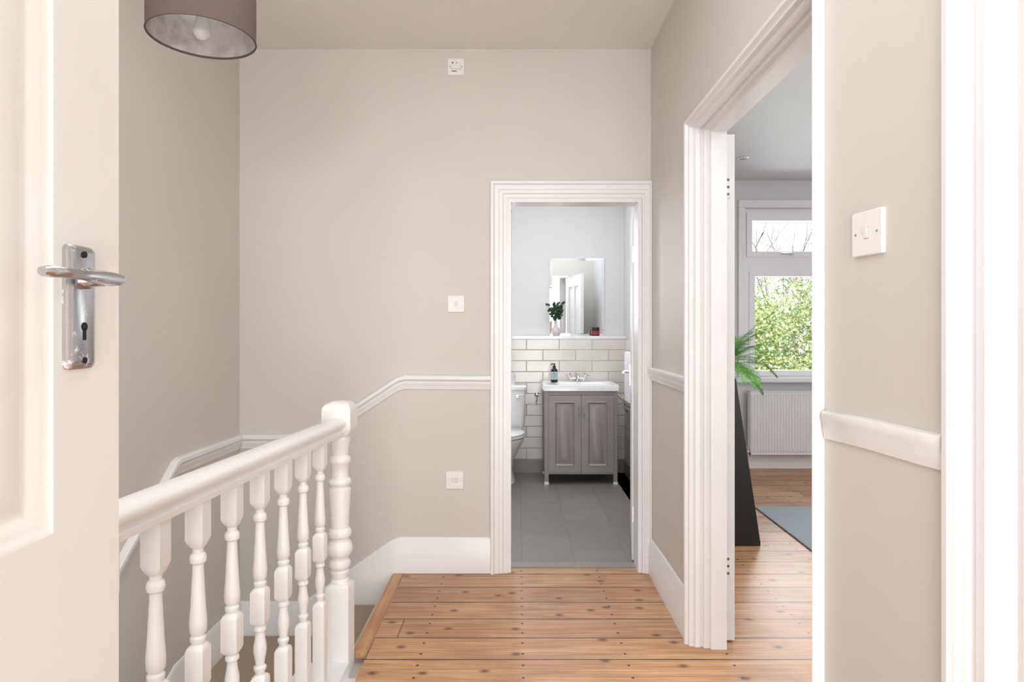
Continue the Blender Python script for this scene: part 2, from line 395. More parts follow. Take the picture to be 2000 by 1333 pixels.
# ------------------------------------------------------------------ banister
ban = empty("banister", (-.703,2.545,0), "white painted banister with turned balusters and newel", "banister")
railX = lambda y: -.80+.04*y
railZ = lambda y: .953+.015*(2.5-y)
g = G()
rp = [(-.026,-.062),(.026,-.062),(.028,-.048),(.022,-.043),(.024,-.036),(.034,-.028),(.037,-.014),(.032,-.004),(.018,.003),(0,.005),(-.018,.003),(-.032,-.004),(-.037,-.014),(-.034,-.028),(-.024,-.036),(-.022,-.043),(-.028,-.048)]
g.loft([[(railX(y)+a,y,railZ(y)+b) for a,b in rp] for y in (.2,1.0,1.8,2.505)])
child(g, "handrail", WHITEB, ban, ang=50)
NP = [(-.30,.046,1),(.288,.046,1),(.296,.042,1),(.302,.036,.3),(.312,.036,0),(.318,.030,0),(.330,.034,0),(.345,.037,0),(.352,.030,0),(.358,.038,0),(.372,.043,0),(.386,.040,0),(.392,.032,0),(.400,.032,0),(.408,.042,0),(.425,.050,0),(.445,.050,0),(.462,.042,0),(.468,.034,0),(.478,.034,0),(.484,.043,0),(.497,.046,0),(.510,.043,0),(.518,.036,0),(.55,.036,0),(.66,.043,0),(.672,.043,0),(.678,.036,0),(.684,.036,0),(.690,.043,0),(.70,.045,0),(.710,.042,0),(.716,.034,0),(.74,.033,0),(.77,.036,0),(.776,.041,0),(.790,.043,0),(.80,.038,0),(.806,.032,0),(.84,.036,0),(.862,.041,0),(.868,.040,.2),(.880,.036,.6),(.900,.050,1),(.918,.056,1),(.985,.056,1),(.998,.054,1),(1.012,.044,1),(1.020,.026,1),(1.022,.001,1)]
for (nx,ny) in ((-.703,2.545),(-.793,.15)):
    g = G(); g.turned(NP, cx=nx, cy=ny); child(g, "newel_post", WHITEB, ban, ang=40)
def balp(zt):
    h=.0205
    return [(0.0,h,1),(.312,h,1),(.320,h*.9,.8),(.326,.013,0),(.334,.013,0),(.340,.017,0),(.348,.017,0),(.352,.012,0),(.36,.0125,0),(.39,.0175,0),(.405,.018,0),(.43,.0135,0),(.448,.012,0),(.452,.017,0),(.460,.017,0),(.465,.014,0),(.472,h*.9,.8),(.480,h,1),(.560,h,1),(.568,h*.9,.8),(.574,.014,0),(.580,.0175,0),(.588,.0175,0),(.593,.013,0),(.600,.0185,0),(.622,.0195,0),(.66,.0165,0),(.74,.0125,0),(.758,.012,0),(.762,.017,0),(.772,.0185,0),(.780,.0165,0),(.784,.012,0),(.794,.012,0),(.800,.018,.2),(.812,h*.95,.9),(.818,h,1),(zt,h,1)]
ys = [2.304-.1632*i for i in range(13)]
for i, y in enumerate(ys):
    g = G(); g.turned(balp(railZ(y)-.058), N=16, cx=railX(y), cy=y)
    child(g, "baluster", WHITEB, ban, ang=40)
g = G(); g.box(-.84,-.655,YR,2.498,-.05,0.002)
g.obj("trim_12", WHITE, label="white board under the balusters", **ST)

# ------------------------------------------------------------------ doors
def door_mesh(w, h, t, panels):
    g = G()
    us = sorted({0,w}|{p[0] for p in panels}|{p[1] for p in panels}); ws = sorted({0,h}|{p[2] for p in panels}|{p[3] for p in panels})
    for i in range(len(us)-1):
        for j in range(len(ws)-1):
            cu, cw = (us[i]+us[i+1])/2, (ws[j]+ws[j+1])/2
            if any(p[0]<cu<p[1] and p[2]<cw<p[3] for p in panels): continue
            g.box(us[i],us[i+1],0,t,ws[j],ws[j+1])
    steps = [(0,0),(.004,.003),(.010,.004),(.020,.011),(.026,.012),(.034,.009),(.060,.009)]
    for p in panels:
        g.recess(*p, steps, lambda u,d,w_: (u,d,w_))
        g.recess(*p, steps, lambda u,d,w_: (u,t-d,w_))
    return g
def panels4(w,h,zl=.25,zm0=.86,zm1=1.10,zt=None):
    zt = zt or h-.13; m=w/2
    return [(.11,m-.05,zl,zm0),(m+.05,w-.11,zl,zm0),(.11,m-.05,zm1,zt),(m+.05,w-.11,zm1,zt)]
def place_door(name, M, w, h, t, panels, mat, **k):
    g = door_mesh(w,h,t,panels)
    ob = g.obj(name, mat, **k); ob.matrix_world = M; return ob

ux = Vector((.036,-1,0)).normalized(); uy = Vector((-1,-.036,0)).normalized()
M1 = basis((-.46,.74,.01), ux, uy)
d1 = place_door("door_1", M1, .76, 2.0, .04, panels4(.76,2.0,zm0=.80,zm1=1.09), DOORW, label="white painted panelled door standing open with chrome lever", kind="structure")
hz = 1.314; hu = .075
pw, ph = .0225, .064
def rr(cx, cz, hw, hh, r, y):
    out=[]
    for (sx,sz,a0) in ((1,1,0),(-1,1,90),(-1,-1,180),(1,-1,270)):
        for k in range(4):
            a = math.radians(a0+k*30); out.append((cx+sx*(hw-r)+r*math.cos(a), y, cz+sz*(hh-r)+r*math.sin(a)))
    return out
g = G(); g.loft([rr(hu,hz,pw,ph,.006,0), rr(hu,hz,pw,ph,.006,-.004), rr(hu,hz,pw-.0015,ph-.002,.005,-.006),rr(hu,hz,pw-.006,ph-.006,.004,-.008)])
lz = hz+.030
g.turned([(0,.011,0),(.006,.011,0),(.009,.009,0),(.022,.008,0)], M=Matrix.Translation((hu,-.006,lz))@Matrix.Rotation(math.radians(90),4,'X'))
g.obj("backplate", CHROMEA, d1, label="aged chrome backplate")
g = G()
def lev(u, y, hw, hh): return [(u,y-hw,lz-hh),(u,y-hw*.3,lz-hh*1.25),(u,y+hw*.7,lz-hh),(u,y+hw,lz),(u,y+hw*.7,lz+hh),(u,y-hw*.3,lz+hh*1.25),(u,y-hw,lz+hh),(u,y-hw*1.3,lz)]
g.loft([lev(u,y,a,b) for u,y,a,b in ((.053,-.032,.003,.002),(.056,-.032,.006,.0045),(.068,-.030,.0075,.006),(.085,-.030,.0075,.006),(.11,-.031,.007,.0040),(.14,-.030,.0075,.0040),(.160,-.028,.0075,.0045),(.166,-.027,.004,.003))])
g.obj("door_lever", CHROMEA, d1, ang=50, label="chrome lever handle")
g = G(); g.turned([(0,.0045,0),(.0006,.0045,0)], M=Matrix.Translation((hu,-.0081,hz-.020))@Matrix.Rotation(math.radians(90),4,'X'))
g.obj("keyhole", DARKHOLE, d1)
g = G(); g.box(hu-.0022,hu+.0022,-.0087,-.0081,hz-.034,hz-.022)
g.obj("keyhole_slot", DARKHOLE, d1)
for dz in (-.055,.055):
    g = G(); g.turned([(0,.0035,0),(.001,.0035,0),(.002,.002,0)], N=16, M=Matrix.Translation((hu,-.008,hz+dz))@Matrix.Rotation(math.radians(90),4,'X'))
    g.obj("screw", DARKHOLE, d1)

a = Vector((.165,1,0)).normalized(); b = Vector((1,-.165,0)).normalized()
M2 = basis((.648,3.60,.008), a, b)
d2 = place_door("door_2", M2, .70, 1.975, .038, panels4(.70,1.975,zm0=.80,zm1=.98), WHITE, label="white panelled bathroom door standing open", kind="structure")
for z in (.26,1.72):
    g = G(); g.box(-.004,0,.004,.034,z-.045,z+.045); g.turned([(z-.045,.006,0),(z+.045,.006,0)], N=12, cx=-.006, cy=.036)
    g.obj("hinge", CHROME, d2)
for s,y0 in ((-1,0),(1,.038)):
    g = G(); g.box(.62,.655,min(y0,y0+s*.006),max(y0,y0+s*.006),.93,1.07); g.tube([(.637,y0,1.02),(.637,y0+s*.045,1.02),(.56,y0+s*.047,1.02)], .008)
    g.obj("door_lever", CHROME, d2)
M3 = basis((.863,2.668,.008), (0,1,0), (1,0,0))
d3 = place_door("door_3", M3, .76, 2.11, .046, panels4(.76,2.11,zm0=.85,zm1=1.05), WHITE, label="white panelled bedroom door folded back against wall", kind="structure")
for z in (.31,1.89):
    g = G(); g.box(-.003,0,.002,.03,z-.045,z+.045)
    g.turned([(z-.046,.0075,0),(z-.016,.0075,0),(z-.015,.006,0),(z-.013,.0075,0),(z+.046,.0075,0)], N=12, cx=-.004, cy=.003)
    hg = g.obj("hinge", WHITE, d3)
    for q in (-.03,0,.03):
        g = G(); g.turned([(0,.006,0),(.001,.0055,0)], N=10, M=Matrix.Translation((-.003,.018,z+q))@Matrix.Rotation(math.radians(-90),4,'Y'))
        g.obj("hinge_screw", BRONZE, hg)

# ------------------------------------------------------------------ electrical plates
def swplate(name, M, size, rockers, label, cat="light switch"):
    h = size/2
    g = G(); g.loft([rr(0,0,h,h,.004,0), rr(0,0,h,h,.004,-.006), rr(0,0,h-.002,h-.002,.004,-.0085)])
    ob = g.obj(name, PLAST, label=label, cat=cat); ob.matrix_world = M
    for cx in rockers:
        g = G(); g.box(cx-.0068,cx+.0068,-.0088,-.0085,-.012,.012); g.obj("rocker_gap_shade", GAPM, ob)  # painted gap shadow round the rocker, not a separate part
        g = G(); g.add([(cx-.006,-.0088,-.011),(cx+.006,-.0088,-.011),(cx+.006,-.0088,.011),(cx-.006,-.0088,.011),(cx-.0055,-.0098,-.0105),(cx+.0055,-.0098,-.0105),(cx+.0055,-.0138,.0105),(cx-.0055,-.0138,.0105)],
                       [(0,1,2,3),(4,5,6,7),(0,1,5,4),(1,2,6,5),(2,3,7,6),(3,0,4,7)])
        g.obj("rocker", PLAST, ob)
    for sx in (-1,1):
        g = G(); g.turned([(0,.003,0),(.0008,.003,0)], N=12, M=Matrix.Translation((sx*h*.7,-.0085,0))@Matrix.Rotation(math.radians(90),4,'X'))
        g.obj("screw", CHROME, ob)
    return ob
MB = lambda x,z: basis((x,YB,z),(1,0,0),(0,1,0))
swplate("light_switch", MB(-.325,1.443), .09, [0], "white single light switch on the landing end wall")
swplate("light_switch", MB(-.332,.496), .094, [-.009,.009], "white double switch plate low on the landing wall")
fs = swplate("fused_spur", MB(-.325,2.716), .09, [], "white fused spur unit high on the landing wall", cat="switch")
g = G(); g.box(-.027,.027,-.0088,-.0085,-.013,.013); g.obj("cover_gap_shade", GAPM, fs)  # same painted gap shadow, round the fuse cover
g = G(); g.box(-.026,.026,-.012,-.0088,-.012,.012); g.obj("fuse_cover", PLAST, fs, bevel=.001)
for bb in ((-.022,-.014,.018,.024),(.002,.006,.018,.024),(-.024,.004,-.026,-.022)):
    g = G(); g.box(bb[0],bb[1],-.0092,-.0085,bb[2],bb[3]); g.obj("fuse_marking", INK, fs)
MN = basis(mpN(.155,0,1.505), nd, -nn)
swplate("light_switch", MN, .094, [0], "white single light switch above a thick dado rail")

# ------------------------------------------------------------------ pendant
pl = empty("pendant_lamp", (-.953,1.94,2.186), "taupe drum pendant lamp with silver lining", "lamp")
RS=.152
def ringcyl(r, z0, z1, N=64): return [[(r*math.cos(2*math.pi*k/N), r*math.sin(2*math.pi*k/N), z) for k in range(N)] for z in (z0,z1)]
g = G(); o = ringcyl(RS,0,.24); i_ = ringcyl(RS-.0015,0,.24); g.loft([o[0],o[1],i_[1],i_[0],o[0]], caps=False); g.obj("lamp_shade", SHADEB, pl)
g = G(); o = ringcyl(RS-.0017,.006,.239); i_ = ringcyl(RS-.003,.006,.239); g.loft([o[0],o[1],i_[1],i_[0],o[0]], caps=False); g.obj("shade_lining", LINER, pl)
g = G(); o = [((RS-.001)*math.cos(2*math.pi*k/64), (RS-.001)*math.sin(2*math.pi*k/64), .002) for k in range(65)]; g.tube(o, .0028, 8); g.obj("shade_rim", SHADEB, pl)
for k in range(3):
    t = 2*math.pi*k/3+.4; g=G(); g.tube([(.02*math.cos(t),.02*math.sin(t),.115),(.09*math.cos(t),.09*math.sin(t),.10),(.149*math.cos(t),.149*math.sin(t),.225)], .0018, 6)
    g.obj("shade_arm", CHROME, pl)
g = G(); g.turned([(.075,.014,0),(.08,.019,0),(.105,.020,0),(.108,.024,0),(.118,.024,0),(.121,.018,0),(.15,.016,0),(.16,.008,0)]); g.obj("bulb_holder", PLAST, pl)
g = G(); g.turned([(-.005,.001,0),(-.003,.010,0),(.006,.021,0),(.020,.027,0),(.036,.025,0),(.058,.017,0),(.08,.013,0)]); g.obj("light_bulb", BULBM, pl)
g = G(); g.turned([(.16,.003,0),(ZC-2.186-.03,.003,0)], N=8); g.obj("cord", PLAST, pl)
g = G(); g.turned([(ZC-2.186-.03,.015,0),(ZC-2.186-.02,.04,0),(ZC-2.186,.045,0)]); g.obj("ceiling_rose", PLAST, pl)

# ------------------------------------------------------------------ bathroom furniture
vn = empty("vanity_unit", (.544,5.62,0), "grey painted vanity cabinet with white basin", "bathroom cabinet")
VX0,VX1,VY0,VY1 = .236,.852,5.40,5.842
g = G(); g.box(VX0+.028,VX1-.028,VY0+.012,VY1,.085,.79); g.box(VX0+.004,VX1-.004,VY0+.03,VY1,.085,.79); g.box(VX0+.028,VX1-.028,VY0+.004,VY0+.012,.755,.79); g.box(VX0+.028,VX1-.028,VY0+.004,VY0+.012,.085,.10)
child(g, "body", GREYV, vn)
for x in (VX0,VX1-.034):
    for y in (VY0,VY1-.036):
        g = G(); g.box(x,x+.034,y,y+.034,.02,.79); child(g, "leg", GREYV, vn, bevel=.003)
        g = G(); g.box(x-.001,x+.035,y-.001,y+.035,0,.022); child(g, "foot", CERAM, vn)
mid = (VX0+VX1)/2
for k,(x0,x1) in enumerate(((VX0+.034,mid-.002),(mid+.002,VX1-.034))):
    g = G(); z0,z1 = .102,.752; fy = VY0-.006
    fr_=.052
    for bb in ((x0,x0+fr_,z0,z1),(x1-fr_,x1,z0,z1),(x0+fr_,x1-fr_,z0,z0+fr_),(x0+fr_,x1-fr_,z1-fr_,z1)): g.box(bb[0],bb[1],fy,fy+.018,bb[2],bb[3])
    g.recess(x0+fr_,x1-fr_,z0+fr_,z1-fr_, [(0,0),(.006,-.004),(.014,.003),(.020,.010),(.028,.010),(.042,.001),(.075,.001)], lambda u,d,w: (u,fy+d,w))
    dr = child(g, "door", GREYV, vn)
    hx = mid+(-.022 if k==0 else .022)
    g = G(); g.tube([(hx,fy,.652),(hx,fy-.022,.645),(hx,fy-.026,.60),(hx,fy-.022,.555),(hx,fy,.548)], .006, 8)
    g.v = [tuple(Vector(p)-Vector(vn.location)) for p in g.v]; g.obj("handle", CHROME, dr)
g = G(); BX0,BX1,BY0,BY1 = VX0-.012,VX1+.012,VY0-.012,VY1
def rrect(x0,x1,y0,y1,r,z,n=5):
    out=[]
    for cx,cy,a0 in ((x1-r,y1-r,0),(x0+r,y1-r,90),(x0+r,y0+r,180),(x1-r,y0+r,270)):
        for k in range(n): a=math.radians(a0+90*k/(n-1)); out.append((cx+r*math.cos(a),cy+r*math.sin(a),z))
    return out
g.loft([rrect(BX0,BX1,BY0,BY1,.008,.790),rrect(BX0,BX1,BY0,BY1,.012,.835),rrect(BX0+.004,BX1-.004,BY0+.004,BY1-.002,.012,.842),
        rrect(BX0+.05,BX1-.05,BY0+.03,BY1-.14,.05,.840),rrect(BX0+.06,BX1-.06,BY0+.04,BY1-.15,.05,.825),rrect(BX0+.10,BX1-.10,BY0+.08,BY1-.18,.05,.795)])
child(g, "basin", CERAM, vn, ang=50)
tp = empty("basin_tap", (.548,5.77,.842), "chrome mixer tap with cross handles on basin", "tap")
g = G(); g.turned([(0,.026,0),(.006,.026,0),(.010,.018,0),(.05,.016,0),(.064,.012,0),(.070,.005,0)], N=20)
g.tube([(0,0,.038),(0,-.03,.060),(0,-.07,.064),(0,-.10,.050),(0,-.11,.030)], [.013,.013,.012,.011,.011], 12)
g.tube([(-.058,0,.024),(.058,0,.024)], .011, 12); g.obj("spout", CHROME, tp)
for sx in (-1,1):
    g = G(); q = Matrix.Translation((sx*.058,0,.020))@Matrix.Rotation(sx*math.radians(28),4,'Y')
    g.turned([(-.015,.012,0),(.02,.013,0),(.030,.010,0),(.044,.010,0),(.052,.012,0),(.060,.007,0)], N=16, M=q)
    for k in range(4):
        t=math.pi/2*k+.5; g.tube([(0,0,.046),(.032*math.cos(t),.032*math.sin(t),.046)], [.005,.006], 8, M=q)
    g.obj("cross_handle", CHROME, tp)
sb = empty("soap_bottle", (.333,5.66,.842), "dark brown pump soap bottle with pale label on basin", "soap bottle")
g = G(); g.turned([(0,.029,0),(.004,.031,0),(.105,.031,0),(.118,.024,0),(.126,.013,0),(.134,.013,0)], N=28); g.obj("bottle", BROWNG, sb)
g = G(); g.loft([[(.0316*math.sin(t),-.0316*math.cos(t),z) for t in [math.radians(-80+10*k) for k in range(17)]] for z in (.025,.095)], caps=False, closed=False); g.obj("label", LABELM, sb)
for z,w in ((.083,9),(.076,14),(.062,11),(.056,8),(.040,12)):
    g = G(); g.loft([[(.0319*math.sin(t),-.0319*math.cos(t),zz) for t in [math.radians(-w*1.6+w*.8*k) for k in range(5)]] for zz in (z,z+.0022)], caps=False, closed=False)
    g.obj("label_print", INK, sb)
g = G(); g.turned([(.132,.014,0),(.146,.014,0),(.147,.005,0),(.158,.005,0),(.158,.010,0),(.166,.010,0)], N=16); g.tube([(0,0,.162),(-.02,-.01,.162),(-.034,-.015,.156)], .0045, 8); g.obj("pump", BLACKP, sb)

mr = empty("wall_mirror", (.5625,5.965,1.25), "frameless silver mirror standing above the tiled ledge", "mirror")
g = G(); g.box(-.2525,.2525,-.006,.005,0,.722); g.obj("backing", CHROME, mr)
g = G(); g.recess(-.2525,.2525,0,.722, [(0,-.006),(.0,-.009),(.022,-.0125),(.0225,-.0105),(.03,-.0105)], lambda u,d,w: (u,d,w)); g.obj("mirror_glass", MIRR, mr)

vs = empty("vase", (.365,5.895,1.25), "small pale vase with dark green sprigs on ledge", "vase with plant")
g = G(); g.turned([(0,.022,0),(.004,.030,0),(.03,.042,0),(.06,.038,0),(.085,.020,0),(.105,.012,0),(.135,.011,0),(.142,.015,0)], N=28); g.obj("vase_body", VASEM, vs, ang=60)
g = G(); rnd = random.Random(3)
def leaf(g, p, d, L, W):
    d = Vector(d).normalized(); s = d.cross(Vector((rnd.uniform(-.4,.4),rnd.uniform(-1,-.4),rnd.uniform(-.2,.6)))).normalized(); nrm = d.cross(s)
    p = Vector(p); pts = [p, p+d*L*.3+s*W*.5, p+d*L*.7+s*W*.42, p+d*L, p+d*L*.7-s*W*.42, p+d*L*.3-s*W*.5]
    mid_ = p+d*L*.5+nrm*W*.12
    g.add([tuple(q) for q in pts]+[tuple(mid_)], [(0,1,6),(1,2,6),(2,3,6),(3,4,6),(4,5,6),(5,0,6)])
for k in range(10):
    tx = rnd.uniform(-.10,.07); ty = rnd.uniform(-.045,.02); tz = rnd.uniform(.20,.31)
    pts = [(0,0,.12),(tx*.3,ty*.3,.17),(tx*.75,ty*.8,tz*.85),(tx,ty,tz)]
    g.tube(pts, .0015, 5)
    for q in range(8):
        f = .35+q*.09; px = tx*f; py = ty*f; pz = .12+(tz-.12)*f
        leaf(g, (px,py,pz), (rnd.uniform(-1,1),rnd.uniform(-.7,.2),rnd.uniform(-.3,.8)), .034, .026)
g.obj("sprigs", LEAFD, vs)

jr = empty("candle_jar", (.725,5.90,1.25), "small dark candle jar with red label on ledge", "candle jar")
g = G(); g.turned([(0,.036,0),(.003,.039,0),(.075,.039,0),(.08,.036,0),(.078,.034,0),(.03,.034,0)], N=28); g.obj("jar", BROWNG, jr)
g = G(); g.loft([[(.0396*math.sin(t),-.0396*math.cos(t),z) for t in [math.radians(-75+10*k) for k in range(16)]] for z in (.012,.045)], caps=False, closed=False); g.obj("label", REDL, jr)
g = G(); g.turned([(.03,.0335,0),(.056,.0335,0),(.057,.02,0)], N=24); g.obj("wax", VASEM, jr)

to = empty("toilet", (-.12,5.495,0), "white close-coupled toilet beside the vanity unit", "toilet")
def ell(cx,cy,rx,ry,z,N=32): return [(cx+rx*math.cos(2*math.pi*k/N), cy+ry*math.sin(2*math.pi*k/N)*(1 if math.sin(2*math.pi*k/N)<0 else .85), z) for k in range(N)]
g = G(); g.loft([ell(0,.06,.11,.22,0),ell(0,.06,.105,.215,.03),ell(0,.05,.085,.18,.10),ell(0,.03,.10,.19,.20),ell(0,-.02,.15,.22,.30),ell(0,-.07,.178,.245,.37),ell(0,-.07,.182,.25,.40),ell(0,-.07,.14,.20,.40),ell(0,-.07,.10,.15,.30)])
g.box(-.10,.10,.10,.345,.25,.40); g.obj("bowl", CERAM, to, ang=50)
g = G(); g.loft([ell(0,-.07,.182,.255,.405),ell(0,-.07,.190,.26,.412),ell(0,-.07,.188,.258,.425)]); g.obj("seat", CERAM, to, ang=50)
g = G(); g.loft([ell(0,-.07,.186,.256,.427),ell(0,-.07,.188,.258,.440),ell(0,-.07,.17,.24,.450)]); g.obj("lid", CERAM, to, ang=50)
g = G(); g.loft([rrect(-.17,.17,.17,.345,.03,.40),rrect(-.19,.19,.165,.345,.035,.46),rrect(-.20,.20,.16,.345,.035,.77),rrect(-.20,.20,.16,.345,.035,.775)]); g.obj("cistern", CERAM, to, ang=50)
g = G(); g.loft([rrect(-.21,.21,.15,.345,.035,.775),rrect(-.212,.212,.148,.345,.035,.80),rrect(-.20,.20,.16,.34,.035,.812)]); g.obj("cistern_lid", CERAM, to, ang=50)
g = G(); g.turned([(0,.012,0),(.012,.012,0)], N=14, M=Matrix.Translation((.13,.16,.72))@Matrix.Rotation(math.radians(90),4,'X')); g.tube([(.13,.142,.72),(.19,.135,.715)], [.006,.008], 8); g.obj("flush_lever", CHROME, to)
tr = G(); tr.turned([(0,.02,0),(0,.05,0),(.095,.05,0),(.095,.02,0),(0.001,.02,0)], N=28); t_ = tr.obj("toilet_roll", TOWEL, label="white toilet roll standing on cistern lid", cat="toilet roll"); t_.location = (-.06,5.74,.812)
th = empty("toilet_roll_holder", (.185,5.85,.715), "chrome toilet roll holder on tiled wall", "toilet roll holder")
g = G(); g.turned([(0,.022,0),(.006,.022,0),(.01,.012,0),(.05,.009,0)], N=20, M=Matrix.Rotation(math.radians(90),4,'X')); g.tube([(-.01,-.05,0),(.03,-.05,0)], .008, 10); g.obj("bracket", CHROME, th)
g = G(); g.tube([(0,-.05,.0),(0,-.055,-.05),(-.01,-.055,-.085),(-.06,-.055,-.09)], .005, 8); g.obj("arm", CHROME, th)

rl = empty("towel_rail", (.985,5.12,.6), "chrome towel rail on the tiled side wall", "towel rail")
for z in (.50,.08):
    g = G(); g.tube([(-.065,-.35,z),(-.065,.31,z)], .009, 12)
    for y in (-.33,.28): g.tube([(0,y,z),(-.065,y,z)], .009, 10)
    g.obj("bar", CHROME, rl)
g = G(); g.tube([(0,.26,.02),(-.05,.26,.02),(-.09,.25,.06),(-.09,.25,.16)], .010, 10); g.tube([(-.09,.25,.12),(-.13,.25,.15)], .012, 10)
g.obj("hook", CHROME, rl)
g = G(); rings=[]
for k in range(13):
    y = 4.84+.53*k/12; wob = .006*math.sin(k*1.7)
    rings.append([(.9045-.004+wob*.5,y,.72),(.898+wob,y,.80),(.899+wob,y,.95),(.905,y,1.112),(.920,y,1.126),(.935,y,1.112),(.938,y,.8),(.934,y,.8),(.930,y,1.108),(.920,y,1.115),(.910,y,1.108),(.906+wob*.5,y,.85),(.910,y,.72)])
g.loft(rings); g.obj("towel", TOWEL, label="white towel folded over the chrome rail", cat="towel", ang=60)

def window(name, x0, x1, y, z0, z1, lab, fr_=.05):
    e = empty(name, ((x0+x1)/2, y, z0), lab, None, kind="structure")
    g = G()
    g.box(x0,x1,y,y+.06,z0,z0+fr_); g.box(x0,x1,y,y+.06,z1-fr_,z1); g.box(x0,x0+fr_,y,y+.06,z0+fr_,z1-fr_); g.box(x1-fr_,x1,y,y+.06,z0+fr_,z1-fr_)
    child(g, "frame", PVC, e); return e
w2 = window("window_2", -.55, -.043, 6.03, 1.25, 2.42, "white framed bathroom window")
g = G(); g.box(-.50,-.093,6.055,6.06,1.30,2.37); child(g, "pane", GLASS, w2)

w1 = window("window_1", WX0, WX1, 6.10, WZ0, WZ1, "white double glazed bedroom window with top light", fr_=.05)
def sash(x0,x1,z0,z1,f=.045,ft=None):
    ft = ft or f
    g = G(); y=6.085
    g.box(x0,x1,y,y+.055,z0,z0+f); g.box(x0,x1,y,y+.055,z1-ft,z1); g.box(x0,x0+f,y,y+.055,z0+f,z1-ft); g.box(x1-f,x1,y,y+.055,z0+f,z1-ft)
    child(g, "sash", PVC, w1)
    g = G(); g.box(x0+f,x1-f,y+.025,y+.03,z0+f,z1-ft); child(g, "pane", GLASS, w1)
g = G(); g.box(WX0+.05,WX1-.05,6.10,6.16,1.86,2.01); child(g, "transom", PVC, w1)
g = G(); g.box(2.93,2.98,6.10,6.16,WZ0+.05,WZ1-.05); child(g, "mullion", PVC, w1)
sash(WX0+.055,2.94,.86,1.865,.052); sash(2.97,WX1-.03,.86,1.865,.052)
sash(WX0+.03,2.94,2.00,2.42,.05,.075); sash(2.97,WX1-.02,2.00,2.42,.05,.075)
g = G(); g.box(2.60,2.63,6.065,6.085,2.012,2.036); g.tube([(2.615,6.06,2.03),(2.60,6.05,2.03),(2.50,6.05,2.028)], [.008,.009,.007], 8); child(g, "window_handle", CHROME, w1)
boxes("trim_13", [(2.09,3.82,6.02,6.05,2.46,2.53),(2.09,2.155,6.025,6.05,.86,2.46),(3.755,3.82,6.025,6.05,.86,2.46)], WHITE, bevel=.005, label="white casing round the bedroom window", **ST)
boxes("trim_14", [(2.05,3.86,5.96,6.10,.815,.86)], WHITE, bevel=.008, label="white window sill", **ST)

rd = empty("radiator", (2.75,5.96,.15), "white corrugated panel radiator under the window", "radiator")
g = G(); pts=[]; N_=44; x0,x1=-.585,.585
for k in range(N_+1):
    for f_,dy in ((0,0),(.35,-.012),(.65,-.012)):
        if k==N_ and f_>0: break
        pts.append((x0+(x1-x0)*(k+f_)/N_, dy))
top=[(x,-.045+d,.555) for x,d in pts]; bot=[(x,-.045+d,.03) for x,d in pts]
n=len(pts); g.add(bot+top, [(i,i+1,n+i+1,n+i) for i in range(n-1)])
g.box(-.59,.59,-.045,-.02,0,.03); g.box(-.59,.59,-.045,-.02,.555,.585); g.box(-.59,-.585,-.045,-.02,0,.585); g.box(.585,.59,-.045,-.02,0,.585)
g.obj("panel", RADM, rd)
g = G(); g.box(-.59,.59,-.058,.02,.585,.592); g.box(-.592,-.588,-.058,.02,.02,.592); g.box(.588,.592,-.058,.02,.02,.592); g.obj("grille", RADM, rd)
g = G(); g.tube([(-.595,-.03,.03),(-.63,-.03,.03),(-.63,-.03,-.15)], .008, 8); g.turned([(.02,.012,0),(.06,.016,0),(.08,.012,0)], N=14, cx=-.63, cy=-.03); g.obj("valve", CHROME, rd)
for x in (-.4,.4):
    g = G(); g.box(x,x+.03,0,.07,.1,.5); g.obj("bracket", RADM, rd)

g = G(); g.prism([(1.715,2.3),(3.6,2.25),(3.62,4.66),(1.745,4.68)], .001, .011); g.obj("rug", RUG, bevel=.002, label="blue-grey flatweave rug on the pine boards", cat="rug")

g = G(); g.turned([(0,.165,1),(.02,.165,1),(1.0,.055,1)], N=8)
ps = g.obj("plant_stand", BLACKP, label="tall black tapered plant stand", cat="plant stand", bevel=.003); ps.location=(1.305,4.02,0)
fn = empty("potted_fern", (1.305,4.02,1.0), "bright green fern in a small black pot on stand", "potted fern")
g = G(); g.turned([(0,.045,0),(.08,.06,0),(.09,.062,0),(.09,.055,0),(.075,.053,0)], N=24); g.obj("pot", BLACKP, fn)
g = G(); rnd = random.Random(11)
def frond(az, el, L, droop):
    pts=[]; p=Vector((0,0,.08)); d=Vector((math.cos(az)*math.cos(el), math.sin(az)*math.cos(el), math.sin(el))); n_=26
    for k in range(n_+1):
        pts.append(p.copy()); p = p+d*(L/n_); d=(d+Vector((0,0,-droop/n_))).normalized()
    g.tube(pts[::3]+[pts[-1]], .0014, 4)
    for k in range(5,n_):
        d=(pts[k+1]-pts[k]).normalized(); s=d.cross(Vector((0,0,1))).normalized(); t=k/n_
        PL = L*.28*math.sin(math.pi*min(1,(t*.85+.12)))**1.1*(1-t*.45)
        for sd in (-1,1):
            q=(s*sd+d*.45+Vector((0,0,-.15+rnd.uniform(-.15,.15)))).normalized(); nn_=q.cross(d).normalized(); w=q.cross(nn_).normalized()
            m_=max(3,int(PL/.012))
            for j in range(m_):
                a_=pts[k]+q*PL*j/m_; ln=.0125*(1-.6*j/m_)
                for s2 in (-1,1):
                    tip=a_+(w*s2+q*.7)*ln; side=q*.0037
                    g.add([tuple(a_),tuple(a_+(w*s2)*ln*.5+side*1.6),tuple(tip),tuple(a_+(w*s2)*ln*.5-side*.2)],[(0,1,2,3)])
for k in range(42):
    az = k*2.399+.3; L = rnd.uniform(.34,.50)
    if math.cos(az) < -.1: L *= .46
    frond(az, rnd.uniform(.1,1.1), L, rnd.uniform(.5,1.9))
g.obj("fronds", FERNM, fn)

